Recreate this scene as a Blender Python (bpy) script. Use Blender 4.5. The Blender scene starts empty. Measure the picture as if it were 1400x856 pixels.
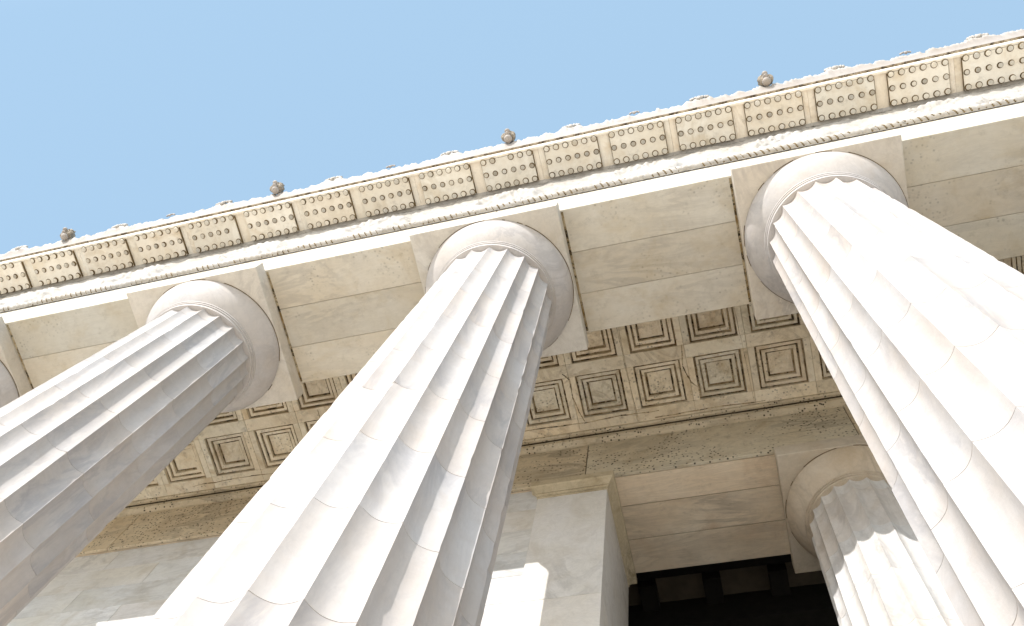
import bpy, math, random
from mathutils import Vector, Matrix, noise
R = math.radians
random.seed(7)
scene = bpy.context.scene
COL = scene.collection

# ------------------------------------------------------------------ camera
Z0 = 15.1            # height of the underside of the abaci above the ground
S = 5.0              # column spacing
CAM = (2.778, -3.468, -13.471 + Z0)
YAW, PITCH, ROLL, FPX = 0.605, 1.238, 0.397, 1229.3
def cam_axes():
    cy, sy, cp, sp = math.cos(YAW), math.sin(YAW), math.cos(PITCH), math.sin(PITCH)
    f = Vector((-sy*cp, cy*cp, sp)); r = Vector((cy, sy, 0)); u = r.cross(f)
    c, s = math.cos(ROLL), math.sin(ROLL)
    return r*c + u*s, u*c - r*s, f
r_, u_, f_ = cam_axes()
cd = bpy.data.cameras.new('camera'); cam = bpy.data.objects.new('camera', cd); COL.objects.link(cam)
M = Matrix.Identity(4)
for i in range(3):
    M[i][0], M[i][1], M[i][2], M[i][3] = r_[i], u_[i], -f_[i], CAM[i]
cam.matrix_world = M
cd.sensor_width = 36; cd.lens = FPX/1400*36; cd.clip_start = 0.05; cd.clip_end = 2000
scene.camera = cam

# ------------------------------------------------------------------ light
SUN_AZ, SUN_EL = R(17.6), R(25.6)       # azimuth: to the left of straight out from the facade
w = bpy.data.worlds.new('World'); scene.world = w; w.use_nodes = True
nt = w.node_tree; bg = nt.nodes['Background']
sky = nt.nodes.new('ShaderNodeTexSky'); sky.sky_type = 'NISHITA'; sky.sun_disc = False
sky.sun_elevation = SUN_EL; sky.sun_rotation = R(180) + SUN_AZ
sky.air_density = 1.3; sky.dust_density = 0.4; sky.ozone_density = 1.0; sky.altitude = 0
flat = nt.nodes.new('ShaderNodeMix'); flat.data_type = 'RGBA'; flat.inputs[0].default_value = 0.92
flat.inputs[7].default_value = (1.32, 1.975, 2.68, 1)          # constant blue mixed in to even the sky out
nt.links.new(sky.outputs[0], flat.inputs[6]); # unseen sun-side sky brightened, added as fill for the shaded marble
SDIR = (-math.sin(SUN_AZ)*math.cos(SUN_EL), -math.cos(SUN_AZ)*math.cos(SUN_EL), math.sin(SUN_EL))
tcw = nt.nodes.new('ShaderNodeTexCoord'); dt = nt.nodes.new('ShaderNodeVectorMath'); dt.operation = 'DOT_PRODUCT'; dt.inputs[1].default_value = SDIR
mr = nt.nodes.new('ShaderNodeMapRange'); mr.interpolation_type = 'SMOOTHSTEP'; mr.inputs[1].default_value = 0.62; mr.inputs[2].default_value = 1.0
ha = nt.nodes.new('ShaderNodeMix'); ha.data_type = 'RGBA'; ha.blend_type = 'ADD'; ha.inputs[7].default_value = (7.0, 6.75, 6.5, 1)
nt.links.new(tcw.outputs['Generated'], dt.inputs[0]); nt.links.new(dt.outputs['Value'], mr.inputs[0]); nt.links.new(mr.outputs[0], ha.inputs[0])
nt.links.new(flat.outputs[2], ha.inputs[6]); nt.links.new(ha.outputs[2], bg.inputs[0]); bg.inputs[1].default_value = 0.15
sd = bpy.data.lights.new('sun', 'SUN'); sd.energy = 2.25; sd.angle = R(0.5); sd.color = (1.0, 0.97, 0.945)
sun = bpy.data.objects.new('sun', sd); COL.objects.link(sun)
sdir = Vector((-math.sin(SUN_AZ)*math.cos(SUN_EL), -math.cos(SUN_AZ)*math.cos(SUN_EL), math.sin(SUN_EL)))
sun.rotation_euler = sdir.to_track_quat('Z', 'Y').to_euler(); sun.location = (0, -30, 40)
vs = scene.view_settings
scene.display_settings.display_device = 'sRGB'
vs.view_transform = 'Standard'; vs.look = 'None'; vs.gamma = 1; vs.use_curve_mapping = False
vs.exposure = 1.13
scene.cycles.max_bounces = 10; scene.cycles.diffuse_bounces = 8

# ------------------------------------------------------------------ materials
def mk(name):
    m = bpy.data.materials.new(name); m.use_nodes = True
    t = m.node_tree; b = t.nodes['Principled BSDF']
    b.inputs['Specular IOR Level'].default_value = 0.25
    return m, t, b
def N(t, kind, **kw):
    n = t.nodes.new(kind)
    for k, v in kw.items(): setattr(n, k, v)
    return n
def coords(t, scale=(1, 1, 1), rand=True):
    tc = N(t, 'ShaderNodeTexCoord'); mp = N(t, 'ShaderNodeMapping')
    mp.inputs['Scale'].default_value = scale
    if rand:
        oi = N(t, 'ShaderNodeObjectInfo'); ml = N(t, 'ShaderNodeMath', operation='MULTIPLY'); ml.inputs[1].default_value = 37.0
        ad = N(t, 'ShaderNodeVectorMath', operation='ADD')
        t.links.new(oi.outputs['Random'], ml.inputs[0]); t.links.new(tc.outputs['Object'], ad.inputs[0]); t.links.new(ml.outputs[0], ad.inputs[1])
        at = N(t, 'ShaderNodeAttribute', attribute_name='tone'); sc = N(t, 'ShaderNodeVectorMath', operation='SCALE'); sc.inputs['Scale'].default_value = 41.0
        ad2 = N(t, 'ShaderNodeVectorMath', operation='ADD'); t.links.new(at.outputs['Vector'], sc.inputs[0])
        t.links.new(ad.outputs[0], ad2.inputs[0]); t.links.new(sc.outputs[0], ad2.inputs[1]); t.links.new(ad2.outputs[0], mp.inputs['Vector'])
    else:
        t.links.new(tc.outputs['Object'], mp.inputs['Vector'])
    return mp.outputs[0]
def nz(t, v, scale, detail=5, rough=0.55, dist=0.0):
    n = N(t, 'ShaderNodeTexNoise'); n.inputs['Scale'].default_value = scale; n.inputs['Detail'].default_value = detail
    n.inputs['Roughness'].default_value = rough; n.inputs['Distortion'].default_value = dist
    t.links.new(v, n.inputs['Vector']); return n.outputs[0]
def ramp(t, f, stops):
    r = N(t, 'ShaderNodeValToRGB'); e = r.color_ramp.elements
    while len(e) < len(stops): e.new(0.5)
    for el, (p, c) in zip(e, stops):
        el.position = p; el.color = (c, c, c, 1) if not isinstance(c, tuple) else (*c, 1)
    t.links.new(f, r.inputs[0]); return r.outputs[0]
def mix(t, f, a, b, mode='MIX'):
    n = N(t, 'ShaderNodeMix', data_type='RGBA', blend_type=mode)
    for s, v in ((0, f), (6, a), (7, b)):
        if hasattr(v, 'is_linked') or hasattr(v, 'links'): t.links.new(v, n.inputs[s])
        elif s == 0: n.inputs[0].default_value = v
        else: n.inputs[s].default_value = (*v, 1)
    return n.outputs[2]
def mul(t, a, b):
    n = N(t, 'ShaderNodeMath', operation='MULTIPLY')
    for i, v in enumerate((a, b)):
        if hasattr(v, 'links'): t.links.new(v, n.inputs[i])
        else: n.inputs[i].default_value = v
    return n.outputs[0]

def marble(name, light, warm, vein, vein_amt=0.5, stain=(0.30, 0.20, 0.09), stain_amt=0.25, grime_amt=0.15,
           spots=0.0, stretch=(1, 1, 1), rough=0.55, bump=0.12, spot_box=None, streaks=0.0, gscale=4.5, spot_gate=0.50):
    m, t, b = mk(name)
    v = coords(t, stretch); vn = coords(t, (1, 1, 1))
    c = mix(t, ramp(t, nz(t, vn, 0.9, 4), [(0.35, 0.0), (0.68, 1.0)]), light, warm)
    # fine mottling
    c = mix(t, mul(t, ramp(t, nz(t, vn, 9, 6, 0.65), [(0.35, 0.0), (0.75, 1.0)]), 0.30), c, tuple(x*0.80 for x in warm))
    # veins: thin dark bands where a distorted noise crosses its middle value
    band = ramp(t, nz(t, v, 1.1, 7, 0.62, 1.6), [(0.455, 0.0), (0.497, 1.0), (0.503, 1.0), (0.58, 0.0)])
    gate = ramp(t, nz(t, vn, 0.55, 2), [(0.42, 0.0), (0.62, 1.0)])
    c = mix(t, mul(t, mul(t, band, gate), vein_amt), c, vein)
    band2 = ramp(t, nz(t, v, 2.6, 8, 0.7, 2.2), [(0.44, 0.0), (0.5, 0.7), (0.56, 0.0)])
    c = mix(t, mul(t, band2, vein_amt*0.45), c, vein)
    # broad stains and grime
    c = mix(t, mul(t, ramp(t, nz(t, vn, 1.7, 6, 0.6, 0.6), [(0.52, 0.0), (0.72, 1.0)]), stain_amt), c, stain)
    g = ramp(t, nz(t, vn, gscale, 9, 0.75), [(0.56, 0.0), (0.72, 1.0)])
    c = mix(t, mul(t, g, grime_amt), c, (0.07, 0.055, 0.035))
    if streaks:
        sv = coords(t, (9, 9, 0.5))
        c = mix(t, mul(t, ramp(t, nz(t, sv, 1.0, 5, 0.6), [(0.52, 0.0), (0.75, 1.0)]), streaks), c, (0.16, 0.13, 0.09))
    if spots:
        vo = N(t, 'ShaderNodeTexVoronoi'); vo.inputs['Scale'].default_value = 15; t.links.new(vn, vo.inputs['Vector'])
        sp = ramp(t, vo.outputs['Distance'], [(0.16, 1.0), (0.34, 0.0)])
        gt = ramp(t, nz(t, vn, 1.3, 5, 0.7), [(spot_gate, 0.0), (spot_gate+0.10, 1.0)])
        c = mix(t, mul(t, mul(t, sp, gt), spots), c, (0.035, 0.024, 0.012))
    at = N(t, 'ShaderNodeAttribute', attribute_name='tone')
    c = mix(t, 1.0, c, at.outputs['Color'], 'MULTIPLY')
    t.links.new(c, b.inputs['Base Color'])
    b.inputs['Roughness'].default_value = rough
    bp = N(t, 'ShaderNodeBump'); bp.inputs['Strength'].default_value = bump; bp.inputs['Distance'].default_value = 0.02
    t.links.new(nz(t, vn, 22, 8, 0.7), bp.inputs['Height']); t.links.new(bp.outputs[0], b.inputs['Normal'])
    return m

M_SHAFT = marble('shaft_marble', (0.515, 0.488, 0.468), (0.49, 0.44, 0.395), (0.31, 0.295, 0.30), 0.50, (0.42, 0.335, 0.26), 0.28, 0.08, gscale=14, stretch=(1, 1, .35))
M_CAP = marble('capital_marble', (0.565, 0.54, 0.53), (0.535, 0.485, 0.44), (0.32, 0.30, 0.30), 0.45, (0.44, 0.35, 0.25), 0.25, 0.08)
M_ABAC = marble('abacus_marble', (0.68, 0.64, 0.575), (0.64, 0.575, 0.48), (0.38, 0.34, 0.30), 0.5, (0.46, 0.36, 0.22), 0.3, 0.10)
M_ARCH = marble('architrave_marble', (0.64, 0.60, 0.52), (0.60, 0.53, 0.415), (0.36, 0.325, 0.28), 0.42, (0.44, 0.34, 0.19), 0.45, 0.20, stretch=(.35, 1.2, 1), spots=0.30)
M_CARVED = marble('carved_marble', (0.50, 0.475, 0.445), (0.45, 0.41, 0.355), (0.22, 0.20, 0.18), 0.4, (0.26, 0.21, 0.15), 0.4, 0.9, gscale=12)
M_SIMA = marble('sima_marble', (0.41, 0.375, 0.345), (0.37, 0.32, 0.275), (0.24, 0.21, 0.19), 0.3, (0.26, 0.20, 0.14), 0.4, 0.3)
M_INCAP = marble('inner_capital_marble', (0.64, 0.56, 0.455), (0.60, 0.49, 0.36), (0.34, 0.28, 0.21), 0.5, (0.44, 0.31, 0.17), 0.4, 0.15)
M_MUT = marble('mutule_marble', (0.84, 0.79, 0.70), (0.80, 0.72, 0.59), (0.46, 0.37, 0.24), 0.25, (0.52, 0.37, 0.18), 0.45, 0.30)
M_CEIL = marble('ceiling_marble', (0.84, 0.77, 0.635), (0.77, 0.67, 0.50), (0.38, 0.30, 0.19), 0.4, (0.50, 0.36, 0.19), 0.65, 0.50, spots=0.5)
M_BEAM = marble('inner_beam_marble', (0.66, 0.58, 0.44), (0.60, 0.50, 0.35), (0.22, 0.185, 0.135), 0.6, (0.38, 0.28, 0.16), 0.5, 0.40, spots=1.0, spot_gate=0.43, stretch=(.3, 1.3, 1))
M_SOFF = marble('inner_soffit_marble', (0.76, 0.67, 0.54), (0.70, 0.58, 0.43), (0.30, 0.25, 0.19), 0.6, (0.50, 0.35, 0.22), 0.5, 0.20, stretch=(.22, 1.5, 1))
M_WALL = marble('cella_wall_marble', (0.74, 0.735, 0.73), (0.68, 0.655, 0.60), (0.42, 0.41, 0.40), 0.55, (0.34, 0.27, 0.16), 0.35, 0.15, stretch=(.4, 1, 1.2))
M_ANTA = marble('anta_marble', (0.78, 0.755, 0.73), (0.73, 0.69, 0.62), (0.30, 0.28, 0.26), 0.35, (0.36, 0.28, 0.17), 0.25, 0.10)
M_ANTACAP = marble('anta_capital_marble', (0.62, 0.54, 0.39), (0.56, 0.47, 0.32), (0.16, 0.12, 0.07), 0.5, (0.25, 0.17, 0.07), 0.5, 0.45)
M_INCOL = marble('inner_column_marble', (0.70, 0.69, 0.68), (0.66, 0.61, 0.55), (0.36, 0.34, 0.33), 0.45, (0.36, 0.27, 0.16), 0.3, 0.12, stretch=(1, 1, .35))

def plain(name, col, rough=0.8, var=0.35, scale=6):
    m, t, b = mk(name); v = coords(t)
    c = mix(t, ramp(t, nz(t, v, scale, 7, 0.65), [(0.3, 0.0), (0.7, 1.0)]), tuple(x*(1-var) for x in col), tuple(min(1, x*(1+var)) for x in col))
    t.links.new(c, b.inputs['Base Color']); b.inputs['Roughness'].default_value = rough
    return m
M_GRIME = plain('joint_grime', (0.055, 0.042, 0.026), 0.95, 0.6, 12)
M_STAIN_SHADE = plain('brown_grime_shade', (0.15, 0.105, 0.05), 0.95, 0.6, 9)  # real grime, and the crease shade painted on the rope
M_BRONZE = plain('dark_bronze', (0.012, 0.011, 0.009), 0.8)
M_DARK = plain('interior_darkness', (0.012, 0.011, 0.010), 0.9)  # near-black stands in for the lack of light on the marble interior
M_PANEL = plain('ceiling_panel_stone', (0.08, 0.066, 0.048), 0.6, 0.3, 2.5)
M_PLAZA = plain('plaza_stone', (0.80, 0.715, 0.605), 0.75, 0.05, 0.8)
M_STEP = plain('step_marble', (0.80, 0.72, 0.62), 0.7, 0.05, 1.5)

def edge_grime_shade(name, ca, cb_, p, dark=(0.03, 0.022, 0.012)):
    """Marble with a broken line of black and ochre dirt, used on the narrow joint strips beside the abaci."""
    m, t, b = mk(name); v = coords(t)
    c = mix(t, ramp(t, nz(t, v, 3.5, 7, 0.75), [(0.42, 0.0), (0.60, 1.0)]), ca, cb_)
    c = mix(t, ramp(t, nz(t, v, 5.5, 7, 0.8), [(p, 0.0), (p+0.06, 1.0)]), c, dark)
    t.links.new(c, b.inputs['Base Color']); b.inputs['Roughness'].default_value = 0.9
    return m
M_EDGE = edge_grime_shade('edge_dirt', (0.45, 0.37, 0.24), (0.22, 0.14, 0.05), 0.50)
M_CREV = edge_grime_shade('crevice_dirt', (0.54, 0.44, 0.29), (0.24, 0.165, 0.08), 0.51, (0.065, 0.046, 0.025))
M_JOINT = plain('joint_brown', (0.26, 0.21, 0.165), 0.9, 0.4, 10)
M_LINE = edge_grime_shade('cornice_shade_line_grime', (0.42, 0.36, 0.28), (0.20, 0.15, 0.09), 0.50, (0.06, 0.045, 0.03))  # recess shade under the sima painted in, along with grime

# ------------------------------------------------------------------ mesh builder
class MB:
    def __init__(s): s.v = []; s.f = []; s.m = []; s.t = []
    def face(s, idx, mat=0, tone=1.0): s.f.append(tuple(idx)); s.m.append(mat); s.t.append(tone)
    def box(s, x0, x1, y0, y1, z0, z1, mat=0, tone=1.0):
        b = len(s.v)
        s.v += [(x0,y0,z0),(x1,y0,z0),(x1,y1,z0),(x0,y1,z0),(x0,y0,z1),(x1,y0,z1),(x1,y1,z1),(x0,y1,z1)]
        for q in ((3,2,1,0),(4,5,6,7),(0,1,5,4),(1,2,6,5),(2,3,7,6),(3,0,4,7)): s.face([b+i for i in q], mat, tone)
    def grid(s, pts, nu, nv, closeu=False, mat=0, tone=1.0, flip=False):
        """pts[j*nu+i], i fastest"""
        b = len(s.v); s.v += pts
        for j in range(nv-1):
            for i in range(nu if closeu else nu-1):
                i2 = (i+1) % nu
                q = [b+j*nu+i, b+j*nu+i2, b+(j+1)*nu+i2, b+(j+1)*nu+i]
                s.face(q[::-1] if flip else q, mat(i, j) if callable(mat) else mat, tone(i, j) if callable(tone) else tone)
        return b
    def lathe(s, cx, cy, prof, n=64, mat=0, cap0=False, cap1=False):
        """prof: (r, z) going up"""
        pts = [(cx+r*math.sin(2*math.pi*i/n), cy-r*math.cos(2*math.pi*i/n), z) for r, z in prof for i in range(n)]
        b = s.grid(pts, n, len(prof), True, mat)
        if cap0: s.face([b+i for i in range(n)][::-1], 0)
        if cap1: s.face([b+(len(prof)-1)*n+i for i in range(n)], 0)
    def prism(s, prof, x0, x1, mat=0, tone=1.0):
        """closed profile of (y, z) swept along X; listed counter-clockwise seen from +X"""
        n = len(prof); b = len(s.v)
        s.v += [(x0, y, z) for y, z in prof] + [(x1, y, z) for y, z in prof]
        for i in range(n):
            j = (i+1) % n
            s.face((b+j, b+i, b+n+i, b+n+j), mat[i] if isinstance(mat, (list, tuple)) else mat, tone)
        m0 = mat[0] if isinstance(mat, (list, tuple)) else mat
        s.face([b+i for i in range(n)][::-1], m0, tone); s.face([b+n+i for i in range(n)], m0, tone)
    def build(s, name, parent, mats, smooth=None, bevel=0, seg=2, fix=True):
        me = bpy.data.meshes.new(name)
        L = parent.location if parent is not None else Vector((0, 0, 0))
        p = parent
        if p is not None and p.type != 'EMPTY':
            p = p.parent; L = p.location
        me.from_pydata([(x-L.x, y-L.y, z+Z0-L.z) for x, y, z in s.v], [], s.f)
        for m in (mats if isinstance(mats, (list, tuple)) else [mats]): me.materials.append(m)
        me.polygons.foreach_set('material_index', s.m)
        a = me.attributes.new('tone', 'FLOAT_COLOR', 'CORNER'); vals = []
        for pl, tn in zip(me.polygons, s.t):
            c = tn if isinstance(tn, tuple) else (tn, tn, tn)
            vals += [c[0], c[1], c[2], 1.0]*pl.loop_total
        a.data.foreach_set('color', vals)
        if fix:
            import bmesh
            bm = bmesh.new(); bm.from_mesh(me); bmesh.ops.recalc_face_normals(bm, faces=bm.faces); bm.to_mesh(me); bm.free()
        if smooth is not None: me.shade_smooth(); me.set_sharp_from_angle(angle=R(smooth))
        o = bpy.data.objects.new(name, me); COL.objects.link(o)
        if parent is not None: o.parent = parent
        if bevel:
            bv = o.modifiers.new('bevel', 'BEVEL'); bv.width = bevel; bv.segments = seg; bv.limit_method = 'ANGLE'; bv.angle_limit = R(40)
            bv.harden_normals = False
        return o

def thing(name, label, cat, loc, group=None, kind='thing'):
    o = bpy.data.objects.new(name, None); COL.objects.link(o)
    o.location = (loc[0], loc[1], loc[2]+Z0); o.empty_display_size = 0.3
    o['label'] = label; o['category'] = cat; o['kind'] = kind
    if group: o['group'] = group
    return o
def tn(a=0.08): return 1.0 + random.uniform(-a, a)
def tint(a=0.07, h=0.03):
    k = 1 + random.uniform(-a, a); d = random.uniform(-h, h)
    return (k*(1+d), k, k*(1-d))

# ------------------------------------------------------------------ the setting
ZB = -13.3                       # top of the stylobate
XL, XR = -17.5, 17.5
g = MB(); g.grid([(-300, -300, -Z0), (300, -300, -Z0), (-300, 300, -Z0), (300, 300, -Z0)], 2, 2)
o = g.build('plaza', None, M_PLAZA); o['kind'] = 'structure'; o['label'] = 'pale stone plaza in front of the building'
st = MB()
for i, (yf, zt) in enumerate(((-1.38, ZB), (-1.84, ZB-0.6), (-2.3, ZB-1.2))):
    st.box(XL-1+0.0-i*.46, XR+1+i*.46, yf, 20+i*0.1, (zt-0.6) if i < 2 else -Z0-0.2, zt - (0 if i == 0 else 0.003))
o = st.build('steps', None, M_STEP, bevel=0.015); o['kind'] = 'structure'; o['label'] = 'broad marble steps under the columns'

# ------------------------------------------------------------------ columns
H_A, A = 0.312, 1.186
Z_TIP, R_T, R_B = -0.55, 0.885, 1.075
def radius(z):
    t = (z-ZB)/(Z_TIP-ZB)
    return R_B+(R_T-R_B)*t + 0.012*math.sin(math.pi*t)
def shaft_mesh(cx, cy, seed, k=1.0, joint0=-0.8):
    mb = MB(); rnd = random.Random(seed)
    joints = []; z = joint0
    while z > ZB+0.3: joints.append(z); z -= 1.075
    zs = {Z_TIP, ZB}
    for j in joints: zs |= {j-0.0038, j-0.0022, j+0.0022, j+0.0038}
    base = Z_TIP
    while base > ZB:
        if min(abs(base-j) for j in joints) > 0.03: zs.add(base)
        base -= 0.12
    zs = sorted(zs)
    nf, ns = 20, 10; nu = nf*ns; pts = []
    chips = {}
    for z in zs:
        rr = radius(z)*k; groove = any(abs(z-j) < 0.003 for j in joints)
        for i in range(nu):
            fl, u = divmod(i, ns); u = u/ns
            x = 2*u-1
            hc = rr*math.sin(R(9)); sg = 0.385*hc; rc = (hc*hc+sg*sg)/(2*sg)          # circular flute
            d = math.sqrt(max(0.0, rc*rc-(x*hc)**2))-(rc-sg) + rr*(1-math.cos(R(9)))*(1-x*x)
            if u == 0:
                d = 0.0 + abs(rnd.gauss(0, 0.0016)) + (rnd.uniform(0.004, 0.013) if rnd.random() < 0.05 else 0)
            d += 0.0015*noise.noise((cx+math.sin(i)*2, z*1.3, i*0.7))
            if groove: d += 0.004
            a = R(9)+2*math.pi*(fl+u)/nf
            pts.append((cx+(rr-d)*math.sin(a), cy-(rr-d)*math.cos(a), z))
    drum_t = [tint(0.055, 0.022) for _ in range(len(joints)+2)]
    def drum(zm): return sum(1 for j in joints if zm < j)
    mb.grid(pts, nu, len(zs), True, mat=lambda i, j: 1 if any(abs((zs[j]+zs[j+1])/2-q) < 0.002 for q in joints) and noise.noise((i*0.11, zs[j]*3, cx)) > 0.27 else 0,
            tone=lambda i, j: drum_t[drum((zs[j]+zs[j+1])/2)])
    b = len(mb.v)-nu
    mb.face([b+i for i in range(nu)]); mb.face([i for i in range(nu)][::-1])
    return mb
def column(cx, cy, name, label, group, seed, mshaft, mcap, a=A, k=1.0):
    t = thing(name, label, 'column', (cx, cy, ZB), group)
    shaft_mesh(cx, cy, seed, k).build('shaft', t, [mshaft, M_JOINT], smooth=24, fix=False)
    rn = R_T*k
    nk = MB(); pr = [(rn*0.93, Z_TIP+0.002), (rn*1.022, Z_TIP+0.004), (rn*1.03, -0.525), (rn*1.03, -0.513), (rn*1.012, -0.508), (rn*1.012, -0.500), (rn*1.045, -0.496), (rn*1.05, -0.478),
                    (rn*1.03, -0.473), (rn*1.03, -0.465), (rn*1.062, -0.461), (rn*1.066, -0.442), (rn*1.045, -0.437), (rn*1.045, -0.425)]
    nk.lathe(cx, cy, pr, 96, mat=lambda i, j: 1 if j in (4, 8) else 0)
    nk.build('neck_ring', t, [mcap, M_STAIN_SHADE], smooth=35, fix=False)
    ec = MB(); re = a*0.985; r0 = rn*1.05
    prof = [(r0, -0.43)]
    for i in range(1, 15):
        q = i/14
        prof.append((r0+(re-r0)*(1-(1-q)**1.65), -0.43+0.41*(0.9*q+0.1*q*q)))
    prof += [(re+0.004, -0.020), (re-0.003, -0.012), (re-0.016, -0.0095), (re-0.016, 0.001)]
    nn = len(prof)
    ec.lathe(cx, cy, prof, 112, mat=lambda i, j: (1 if j >= nn-2 and (i*7 % 112) > 22 else 0))
    n = 160; b = len(ec.v)
    for rr in (re+0.0015, re+0.0135):
        ec.v += [(cx+rr*math.sin(2*math.pi*i/n), cy-rr*math.cos(2*math.pi*i/n), -0.003) for i in range(n)]
    for i in range(n):                                # dirt line where the echinus meets the abacus
        if noise.noise((cx*3+4*math.sin(2*math.pi*i/n), 4*math.cos(2*math.pi*i/n), seed)) > -0.02 or 14 < i < 50:
            ec.face((b+i, b+(i+1) % n, b+n+(i+1) % n, b+n+i), 1)
    ec.build('echinus', t, [mcap, M_STAIN_SHADE], smooth=35, fix=False)
    ab = MB(); tt = tint(0.03)
    ab.box(cx-a, cx+a, cy-a, cy+a, 0, H_A-0.004, 0, tt)
    ab.build('abacus', t, M_ABAC if mcap is M_CAP else mcap, bevel=0.014, seg=2)
    return t
FRONT = 'fluted columns of the front row'
column(-2*S, 0, 'fluted_column', 'fluted marble column cut off by the left edge, only its capital corner seen', FRONT, 11, M_SHAFT, M_CAP)
column(-S, 0, 'fluted_column', 'front fluted column leaning in from the lower left corner with shaded flutes', FRONT, 12, M_SHAFT, M_CAP)
column(0, 0, 'fluted_column', 'front fluted column at the centre, beside the square pilaster', FRONT, 13, M_SHAFT, M_CAP)
column(S, 0, 'fluted_column', 'big bright front fluted column at the right, lit over its whole width', FRONT, 14, M_SHAFT, M_CAP)
column(2*S, 0, 'fluted_column', 'front fluted column past the big bright one, outside the right edge', FRONT, 15, M_SHAFT, M_CAP)
IX, IY, IA = 4.89, 4.6, 1.105
column(IX, IY, 'inner_column', 'smaller fluted column inside the porch by the dark doorway, upper shaft in shadow', None, 21, M_INCOL, M_INCAP, IA, 0.93)

# ------------------------------------------------------------------ entablature over the front row
ent = thing('entablature', 'long carved marble entablature resting on the front columns, with cornice of dotted blocks', 'entablature', (0, 0, H_A))
YF, YBK = -1.042, 1.006
ZR = 1.50                        # rope moulding
ar = MB()
ys = [YF, -0.34, 0.35, YBK]
xs = [XL] + [S*k for k in range(-3, 4)] + [XR]
for a_, b_ in zip(xs[:-1], xs[1:]):
    for q in range(3):
        ar.box(a_+0.0025, b_-0.0025, ys[q]+(0.0025 if q else 0), ys[q+1]-(0.0025 if q < 2 else 0), H_A, ZR+0.10 if q == 0 else 3.6, 0, tint(0.075, 0.022))
ar.box(XL, XR, YF+0.04, YBK-0.04, H_A+0.03, ZR+0.05, 1)
for k in range(-3, 4):           # dirt in the joint between abacus and soffit
    for s in (-1, 1):
        x = k*S+s*(A+0.022)
        ar.box(x-0.021, x+0.021, YF+0.03, YBK-0.03, H_A-0.004, H_A+0.01, 2)
ar.build('architrave', ent, [M_ARCH, M_GRIME, M_EDGE], bevel=0.008, seg=1)

def fbm(x, y, z=0.0, o=4):
    s, a, f = 0, 0.5, 1.0
    for _ in range(o): s += a*noise.noise((x*f, y*f, z*f)); a *= 0.5; f *= 2.05
    return s
# rope moulding: twisted strands, chipped here and there
rp = MB(); dx = 0.0125; X0, X1 = -13.0, 12.0; n = int((X1-X0)/dx); nv = 9
pts = []
for j in range(nv):
    th = R(-92)+R(185)*j/(nv-1)
    for i in range(n+1):
        x = X0+i*dx
        r = 0.060+0.022*abs(math.sin(math.pi*(x/0.105)+th*0.9)) + 0.012*fbm(x*5, th, 3.1)
        pts.append((x, -1.068-r*math.cos(th), ZR+0.035+r*math.sin(th)))
rp.grid(pts, n+1, nv, mat=lambda i, j: 1 if j <= 4 and abs(math.sin(math.pi*((X0+i*dx)/0.105)+(R(-92)+R(185)*(j+.5)/(nv-1))*0.9)) < 0.34 and noise.noise(((X0+i*dx)*2.3, j*0.2, 4)) > -0.12 else 0)  # shade between the lower strands painted as dark dashes
rp.box(XL, X0, -1.12, -1.03, ZR-0.04, ZR+0.11); rp.box(X1, XR, -1.12, -1.03, ZR-0.04, ZR+0.11)
rp.build('rope_moulding', ent, [M_CARVED, M_STAIN_SHADE], smooth=50)
# frieze with carved wreaths and swags in low relief
fr = MB(); dx = 0.03; n = int((X1-X0)/dx); nv = 56; zf0, zf1 = ZR+0.102, 3.66
pts = []
def relief(x, z):
    h = 0.0
    xc = ((x+1.25) % 2.5)-1.25; zz = z-2.45
    d = math.hypot(xc, zz)
    ring = max(0, 1-abs(d-0.55)/0.16); ang = math.atan2(zz, xc)
    h += 0.075*ring*(0.6+0.4*abs(math.sin(ang*11+d*9)))
    xs_ = (x % 2.5)-1.25; sag = 2.95-0.9*(1-(xs_/1.25)**2)
    h += 0.045*max(0, 1-abs(z-sag)/0.10)*(0.6+0.4*math.sin(x*37))
    if z < zf0+0.24: h += 0.05*(0.5+0.5*math.sin(x*2*math.pi/0.21))*max(0, 1-abs(z-zf0-0.12)/0.12)
    return h*1.25 + 0.05*fbm(x*3.3, z*3.3, 1.7) + 0.03*fbm(x*11, z*7, 2.7)
for j in range(nv):
    z = zf0+(zf1-zf0)*j/(nv-1)
    for i in range(n+1):
        x = X0+i*dx
        pts.append((x, -1.03-relief(x, z), z))
fr.grid(pts, n+1, nv)
fr.box(XL, X0, -1.06, -0.36, zf0+.02, zf1); fr.box(X1, XR, -1.06, -0.36, zf0+.02, zf1); fr.box(X0+.004, X1-.004, -1.0, -0.36, ZR+0.105, 3.6)
fr.build('frieze', ent, M_CARVED, smooth=60)
# corona slab: soffit, drip and face
ZM = 3.68; YM = -1.685
co = MB()
prof = [(1.0, 3.75), (-1.07, 3.75), (-1.690, 3.742), (-1.693, 3.69), (-1.735, 3.69), (-1.738, 4.0), (1.0, 4.0)]
prof = prof[::-1]
edges = [XL] + [1.25*k+0.62 for k in range(-14, 14, 2)] + [XR]
edges = sorted(e for e in edges if XL <= e <= XR)
for a_, b_ in zip(edges[:-1], edges[1:]): co.prism(prof, a_+0.002, b_-0.002, 0, tuple(1.08*q for q in tint(0.04)))
co.prism([(1.0, 3.70), (-1.035, 3.70), (-1.085, 3.746), (1.0, 3.746)][::-1], XL, XR, 1)       # grimy bed moulding behind the blocks
co.build('corona', ent, [M_MUT, M_CARVED])
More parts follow.
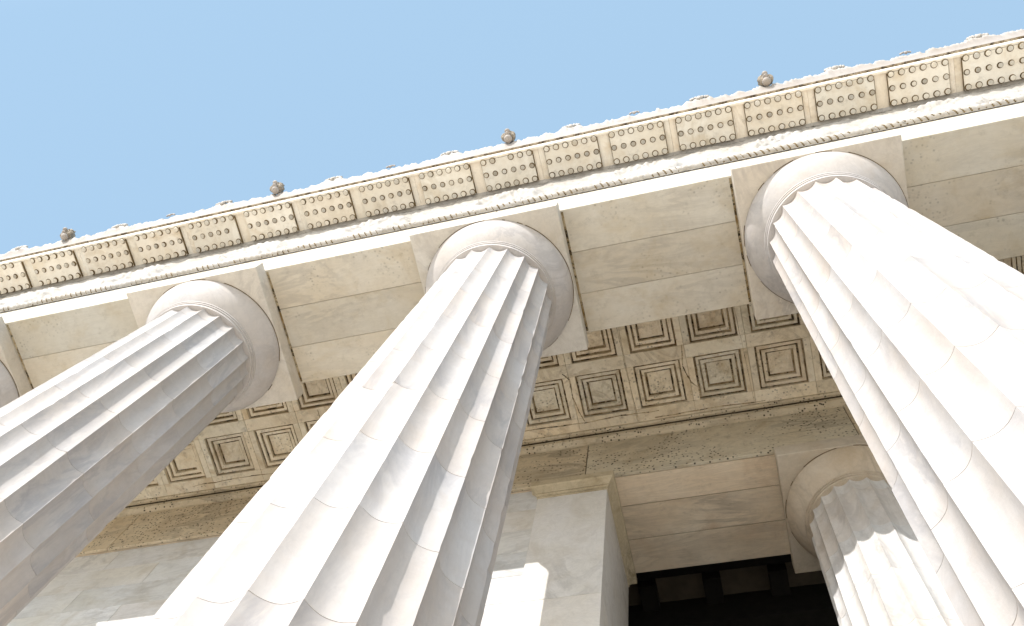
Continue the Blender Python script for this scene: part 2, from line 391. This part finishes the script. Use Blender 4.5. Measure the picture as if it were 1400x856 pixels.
# mutules with three rows of six drops
def mutule(x):
    mb = MB(); hw = 0.505; t0 = tint(0.07, 0.014)
    y0, y1, z0, z1 = YM, -1.095, ZM, 3.741
    mb.box(x-hw, x+hw, y0, y1, z0, z1, 0, t0)
    mb.box(x+hw+0.001, x+hw+0.014, y0+0.02, y1, z0+0.02, z1, 1)                # dirt gathered along the side
    mb.box(x-hw-0.010, x-hw-0.001, y0+0.02, y1, z0+0.03, z1, 1)
    for ky, yy in enumerate((y0+0.033, -1.405, y1-0.050)):
        for kx in range(6):
            if random.random() < 0.005: continue
            xx = x+(kx-2.5)*0.182; n = 14; dr = random.random()
            hgt = 0.040*(0.5+0.6*random.random()); kd = random.uniform(0.70, 0.97) if ky != 1 else random.uniform(0.5, 0.85); td = tuple(q*kd for q in t0)
            rr = 0.047 if ky != 1 else 0.041
            prof = [(rr+0.014, z0-0.002), (rr+0.003, z0-0.004), (rr-0.001, z0-hgt*0.9), (rr-0.007, z0-hgt)]
            pts = []
            for r, z in prof[::-1]:
                for i in range(n):
                    an = 2*math.pi*i/n; pts.append((xx+r*math.sin(an), yy-r*math.cos(an), z))
            b = mb.grid(pts, n, 4, True, mat=lambda i, j: 0 if j < 1 else (1 if j == 2 or dr < 0.75 else 0), tone=td)
            mb.face([b+i for i in range(n)][::-1], 0, td)
    return mb.build('mutule', ent, [M_MUT, M_STAIN_SHADE], smooth=30)
for k in range(-11, 11): mutule(1.25*k)
# sima: cyma with carved leaf band and ragged crest
si = MB(); dx = 0.022; n = int((X1-X0)/dx)
sp = [(-1.62, 4.003), (-1.782, 4.005), (-1.785, 4.035), (-1.792, 4.075), (-1.80, 4.12), (-1.815, 4.17), (-1.83, 4.21), (-1.84, 4.25), (-1.845, 4.29), (-1.845, 4.33), (-1.83, 4.37), (-1.79, 4.39), (-1.6, 4.38)]
nv = len(sp); pts = []
def crest(x):
    p = (x/1.25) % 4.0
    d = min(abs(((p-c+2) % 4)-2) for c in (1.0, 3.0))*1.25
    e = 0.05*math.exp(-(d/0.26)**2)
    return e + 0.030*abs(math.sin(math.pi*x/0.3125)) + 0.05*fbm(x*7, 0.3, 2.2) + 0.06*fbm(x*21, 1.3, 2.2)
for j, (y, z) in enumerate(sp):
    wgt = [0, 0, 0, .02, .05, .1, .3, .7, 1, 1, .9, .5, 0][j]
    for i in range(n+1):
        x = X0+i*dx; c = crest(x)
        f = fbm(x*9, z*9, 5.0)
        pts.append((x, y-wgt*(c*0.75+0.035*f), z+wgt*(c*0.8+0.02*f)))
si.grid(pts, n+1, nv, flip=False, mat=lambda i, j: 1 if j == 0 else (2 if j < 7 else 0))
si.prism([(-1.6, 4.38), (-1.84, 4.38), (-1.78, 4.005), (-1.6, 4.005)][::-1], XL, X0, 0); si.prism([(-1.6, 4.38), (-1.84, 4.38), (-1.78, 4.005), (-1.6, 4.005)][::-1], X1, XR, 0)
si.box(XL, XR, -1.60, 1.0, 4.003, 4.36)
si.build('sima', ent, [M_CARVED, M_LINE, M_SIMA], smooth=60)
# lion heads and palmettes on the sima
M_MANE = plain('weathered_mane_stone', (0.30, 0.255, 0.20), 0.9, 0.6, 14)
def blob(mb, c, rad, n=14, m=10, mat=0, nzamp=0.0, seed=0.0):
    pts = []
    for j in range(m):
        th = math.pi*(j+0.001)/(m-1+0.002)
        for i in range(n):
            ph = 2*math.pi*i/n
            d = Vector((math.sin(th)*math.cos(ph), math.sin(th)*math.sin(ph), math.cos(th)))
            k = 1+nzamp*fbm(d.x*3+seed, d.y*3, d.z*3)
            pts.append((c[0]+rad[0]*d.x*k, c[1]+rad[1]*d.y*k, c[2]+rad[2]*d.z*k))
    mb.grid(pts, n, m, True, mat, flip=True)
def lion(x):
    mane = MB(); y, z = -1.93, 4.42
    blob(mane, (x, y-0.01, z+0.03), (0.125, 0.11, 0.15), 20, 14, 0, 0.6, x)
    for k in range(9):
        a = R(-30+k*30); blob(mane, (x+0.105*math.cos(a), y-0.05-0.03*math.sin(a), z+0.0+0.12*math.sin(a)), (0.048, 0.06, 0.048), 8, 6, 0, 0.4, k)
    blob(mane, (x, y-0.155, z-0.01), (0.055, 0.05, 0.045), mat=1); blob(mane, (x, y-0.105, z-0.085), (0.05, 0.05, 0.025), mat=1)
    for s in (-1, 1): blob(mane, (x+s*0.04, y-0.135, z+0.06), (0.018, 0.014, 0.014), 8, 6); blob(mane, (x+s*0.10, y-0.05, z+0.12), (0.028, 0.02, 0.034), 8, 6)
    o = mane.build('lion_head', ent, [M_MANE, M_SIMA], smooth=50)
    fc = MB(); blob(fc, (x, y-0.01, z-0.12), (0.085, 0.085, 0.07), 14, 10, 0, 0.15, x)      # jaw and throat of the spout
    fc.build('jaw', o, M_SIMA, smooth=50)
for k in range(-2, 3): lion(5.0*k+0.02)
def palmette(x, big):
    mb = MB(); k = 1.0 if big else 0.55
    for i in range(7):
        a = R(-66+22*i); L = 0.17*k
        blob(mb, (x+math.sin(a)*L, -1.885-0.02*math.cos(a), 4.40+math.cos(a)*L*0.55), (0.036*k, 0.035*k, 0.065*k), 8, 7, 0, 0.4, i+x)
    blob(mb, (x, -1.90, 4.38), (0.06*k, 0.05*k, 0.06*k), 10, 8, 0, 0.4, x)
    mb.build('palmette', ent, [M_CARVED if big else M_SIMA], smooth=50)
for k in range(-10, 10):
    if k % 4 == 0: continue
    palmette(1.25*k+0.02, k % 2 == 1)

# ------------------------------------------------------------------ coffered porch ceiling
ZC = 1.9
ce = thing('coffered_ceiling', 'stained marble porch ceiling of square stepped coffers above the inner beam', 'ceiling', (0, 2.2, ZC))
PX, PY, HW = 1.076, 1.09, 0.42
CX0, CY = 1.04, (2.73, 1.64)
kx = list(range(-13, 11))
cb = MB()
yb = [1.0, CY[1]-HW, CY[1]+HW, CY[0]-HW, CY[0]+HW, 3.44]
def ribs(y0, y1):
    for k in kx: cb.box(CX0+PX*k-PX/2+0.002, CX0+PX*k+PX/2-0.002, y0, y1, ZC, ZC+0.2, 0, tint(0.08, 0.03))
ribs(yb[0], yb[1]-0.0); ribs(yb[2], yb[3]); ribs(yb[4], yb[5])
for cyy in CY:
    for k in kx:
        for s in (-1, 1):
            xa, xb = sorted((CX0+PX*k+s*HW, CX0+PX*k+s*(PX/2-0.002)))
            cb.box(xa, xb, cyy-HW+.0015, cyy+HW-.0015, ZC+0.001, ZC+0.2, 0, tint(0.08, 0.03))
cb.box(XL, CX0+PX*kx[0]-PX/2, 1.0, 3.44, ZC, ZC+.2); cb.box(CX0+PX*kx[-1]+PX/2, XR, 1.0, 3.44, ZC, ZC+.2)
cb.box(XL, XR, 0.98, 5.5, ZC+0.205, ZC+0.5, 0)
def crack(p, wd):
    for (xa, ya), (xb, yb_) in zip(p[:-1], p[1:]):
        n_ = 5
        for q in range(n_):
            u0, u1 = q/n_, (q+1)/n_
            P0 = Vector((xa+(xb-xa)*u0+0.012*noise.noise((xa*9+u0*7, ya*5, 1)), ya+(yb_-ya)*u0+0.02*noise.noise((xa*5, ya*9+u0*7, 2))))
            P1 = Vector((xa+(xb-xa)*u1+0.012*noise.noise((xa*9+u1*7, ya*5, 1)), ya+(yb_-ya)*u1+0.02*noise.noise((xa*5, ya*9+u1*7, 2))))
            d = (P1-P0).normalized(); nn = Vector((-d.y, d.x))*wd*random.uniform(0.6, 1.3)/2
            b = len(cb.v); cb.v += [(*(P0+nn), ZC-0.003), (*(P0-nn), ZC-0.003), (*(P1-nn), ZC-0.003), (*(P1+nn), ZC-0.003)]
            cb.face((b, b+1, b+2, b+3), 1)
crack([(2.62, 2.05), (2.57, 2.45), (2.66, 2.78), (2.78, 2.90), (2.79, 3.10)], 0.022)
crack([(0.40, 2.22), (0.52, 2.36), (0.50, 2.70), (0.55, 3.0), (0.62, 3.22)], 0.020)
crack([(3.60, 1.1), (3.66, 2.2), (3.70, 3.3)], 0.008); crack([(1.55, 1.1), (1.56, 2.2), (1.60, 3.3)], 0.010)
crack([(-0.55, 3.22), (0.6, 3.25), (1.3, 3.21), (2.0, 3.24)], 0.022); crack([(1.9, 3.36), (2.9, 3.34), (3.9, 3.37)], 0.022)
crack([(-4.4, 2.1), (-4.47, 2.9), (-4.40, 3.3)], 0.018); crack([(-7.5, 3.28), (-6.2, 3.25), (-5.2, 3.3)], 0.020)
cb.build('rib_grid', ce, [M_CEIL, M_CREV], bevel=0.006, seg=1)
def coffer(cx, cyy):
    mb = MB(); t0 = tint(0.14, 0.03)
    # (half width, height above ceiling, material of the ring that ends here)
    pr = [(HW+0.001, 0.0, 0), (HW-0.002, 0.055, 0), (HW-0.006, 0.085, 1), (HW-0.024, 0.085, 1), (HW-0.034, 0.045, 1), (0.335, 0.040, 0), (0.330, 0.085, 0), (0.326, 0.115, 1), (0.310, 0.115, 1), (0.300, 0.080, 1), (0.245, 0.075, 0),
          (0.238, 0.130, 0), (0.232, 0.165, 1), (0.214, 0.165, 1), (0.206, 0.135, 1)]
    b0 = None
    for h, z, mt in pr:
        b = len(mb.v)
        j = lambda: random.uniform(-0.007, 0.007)
        mb.v += [(cx-h+j(), cyy-h+j(), ZC+z), (cx+h+j(), cyy-h+j(), ZC+z), (cx+h+j(), cyy+h+j(), ZC+z), (cx-h+j(), cyy+h+j(), ZC+z)]
        if b0 is not None:
            for i in range(4):
                i2 = (i+1) % 4
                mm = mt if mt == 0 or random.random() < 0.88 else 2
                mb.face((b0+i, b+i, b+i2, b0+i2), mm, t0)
        b0 = b
    h, n = 0.206, 17; pts = []
    for jy in range(n):
        for ix in range(n):
            u, v = 2*ix/(n-1)-1, 2*jy/(n-1)-1
            rr = math.hypot(u, v); an = math.atan2(v, u)
            e = max(0, 1-max(abs(u), abs(v)))
            hgt = min(1, e*5)*(0.030*max(0, 1-abs(rr-0.5)/0.42)*(0.5+0.5*math.cos(an*4+0.4)) + 0.030*max(0, 1-rr/0.22) + 0.024*fbm(cx*3+u*2.5, cyy*3+v*2.5, 0.5))
            pts.append((cx+h*u, cyy+h*v, ZC+0.135-hgt))
    mb.grid(pts, n, n, False, 0, t0, flip=True)
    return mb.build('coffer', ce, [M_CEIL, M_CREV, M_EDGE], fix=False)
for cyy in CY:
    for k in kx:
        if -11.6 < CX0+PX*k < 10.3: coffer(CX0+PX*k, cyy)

# ------------------------------------------------------------------ inner beam over the doorway
ib = thing('inner_beam', 'stained veined marble beam over the dark doorway, with pitted face', 'beam', (3, 4.5, H_A))
YI0, YI1 = 3.57, 5.53
fa = MB(); e = [XL, -13.2, -8.6, -3.9, 0.63, 5.16, 9.7, 14.2, XR]
for a_, b_ in zip(e[:-1], e[1:]):
    t0 = tint(0.07, 0.03)
    fa.box(a_+0.007, b_-0.007, YI0, YI0+0.06, H_A, 1.60, 0, t0)
fa.box(XL, XR, YI0+0.03, YI0+0.058, H_A+0.03, 1.58, 1)
fa.build('fascia', ib, [M_BEAM, M_GRIME], bevel=0.006, seg=1)
so = MB(); yy = [YI0+0.064, 4.20, 4.86, YI1]
xe = [XL, -0.1, 4.89, 9.83, 14.6, XR]
for a_, b_ in zip(xe[:-1], xe[1:]):
    for q in range(3):
        so.box(a_+0.003, b_-0.003, yy[q]+0.007, yy[q+1]-0.007, H_A+0.004*(q % 2)+0.002, 1.6, 0, tint(0.13, 0.03))
so.box(XL, XR, YI0+0.09, YI1-0.04, H_A+0.03, 1.55, 1)
so.build('soffit', ib, [M_SOFF, M_GRIME], bevel=0.005, seg=1)
mo = MB()
mo.prism([(3.395, ZC+0.10), (3.395, ZC-0.055), (3.425, ZC-0.07), (3.435, ZC-0.13), (3.475, ZC-0.14), (3.475, ZC-0.155), (3.452, ZC-0.165), (3.456, 1.655), (3.485, 1.63), (3.54, 1.605), (3.62, 1.602), (3.62, ZC+0.10)][::-1], XL, XR,
         [0, 0, 0, 0, 0, 0, 0, 1, 0, 0, 0, 0])
mo.build('moulding', ib, [M_BEAM, M_GRIME])

# ------------------------------------------------------------------ pilaster at the end of the cella wall
pa = thing('pilaster', 'square marble pilaster with moulded cap between central column and dark doorway', 'pilaster', (0.43, 4.6, ZB))
PX0, PX1, PY0, PY1 = -0.165, 1.015, 3.61, 5.50
pb = MB(); zc = -0.09
for za, zb_ in ((-2.955, zc), (-5.6, -2.955), (-8.4, -5.6), (-11, -8.4), (ZB, -11)):
    pb.box(PX0, PX1, PY0, PY1, za+0.003, zb_-0.003, 0, tint(0.05, 0.015))
pb.box(PX0+0.02, PX1-0.02, PY0+0.02, PY1-0.02, ZB, zc-0.01, 1)
pb.build('pilaster_shaft', pa, [M_ANTA, M_STAIN_SHADE], bevel=0.006, seg=1)
pc = MB()
levels = [(0.0, zc), (0.012, zc+0.003), (0.012, zc+0.075), (0.030, zc+0.085), (0.034, zc+0.11), (0.030, zc+0.125), (0.045, zc+0.14), (0.085, zc+0.20), (0.10, zc+0.225), (0.125, zc+0.24), (0.125, H_A-0.006)]
b0 = None
for i, (d, z) in enumerate(levels):
    b = len(pc.v); pc.v += [(PX0-d, PY0-d, z), (PX1+d, PY0-d, z), (PX1+d, PY1+d, z), (PX0-d, PY1+d, z)]
    if b0 is not None:
        for k in range(4): pc.face((b0+k, b0+(k+1) % 4, b+(k+1) % 4, b+k), 1 if i in (5,) else 0)
    b0 = b
pc.face((b0, b0+1, b0+2, b0+3)); pc.face((3, 2, 1, 0))
pc.build('pilaster_cap', pa, [M_ANTACAP, M_STAIN_SHADE])

# ------------------------------------------------------------------ cella wall and the dark interior
cw = thing('cella_wall', 'grey shaded coursed marble wall behind the left and central columns', 'wall', (-8, 4.5, ZB))
wb = MB(); z = H_A-0.004; row = 0
while z > ZB:
    zb_ = max(ZB, z-0.635); x = XL + (0.9 if row % 2 else 0)
    xx = [XL]; x = XL + (1.15 if row % 2 else 2.3)
    while x < PX0-0.6: xx.append(x); x += 2.3
    xx.append(PX0)
    for a_, b_ in zip(xx[:-1], xx[1:]): wb.box(a_+0.003, b_-0.003, 3.655, 5.45, zb_+0.003, z-0.003, 0, tint(0.09, 0.025))
    z = zb_; row += 1
wb.box(XL, PX0, 3.67, 5.44, ZB, H_A-0.02, 1)
wb.build('stone_courses', cw, [M_WALL, M_STAIN_SHADE], bevel=0.004, seg=1)
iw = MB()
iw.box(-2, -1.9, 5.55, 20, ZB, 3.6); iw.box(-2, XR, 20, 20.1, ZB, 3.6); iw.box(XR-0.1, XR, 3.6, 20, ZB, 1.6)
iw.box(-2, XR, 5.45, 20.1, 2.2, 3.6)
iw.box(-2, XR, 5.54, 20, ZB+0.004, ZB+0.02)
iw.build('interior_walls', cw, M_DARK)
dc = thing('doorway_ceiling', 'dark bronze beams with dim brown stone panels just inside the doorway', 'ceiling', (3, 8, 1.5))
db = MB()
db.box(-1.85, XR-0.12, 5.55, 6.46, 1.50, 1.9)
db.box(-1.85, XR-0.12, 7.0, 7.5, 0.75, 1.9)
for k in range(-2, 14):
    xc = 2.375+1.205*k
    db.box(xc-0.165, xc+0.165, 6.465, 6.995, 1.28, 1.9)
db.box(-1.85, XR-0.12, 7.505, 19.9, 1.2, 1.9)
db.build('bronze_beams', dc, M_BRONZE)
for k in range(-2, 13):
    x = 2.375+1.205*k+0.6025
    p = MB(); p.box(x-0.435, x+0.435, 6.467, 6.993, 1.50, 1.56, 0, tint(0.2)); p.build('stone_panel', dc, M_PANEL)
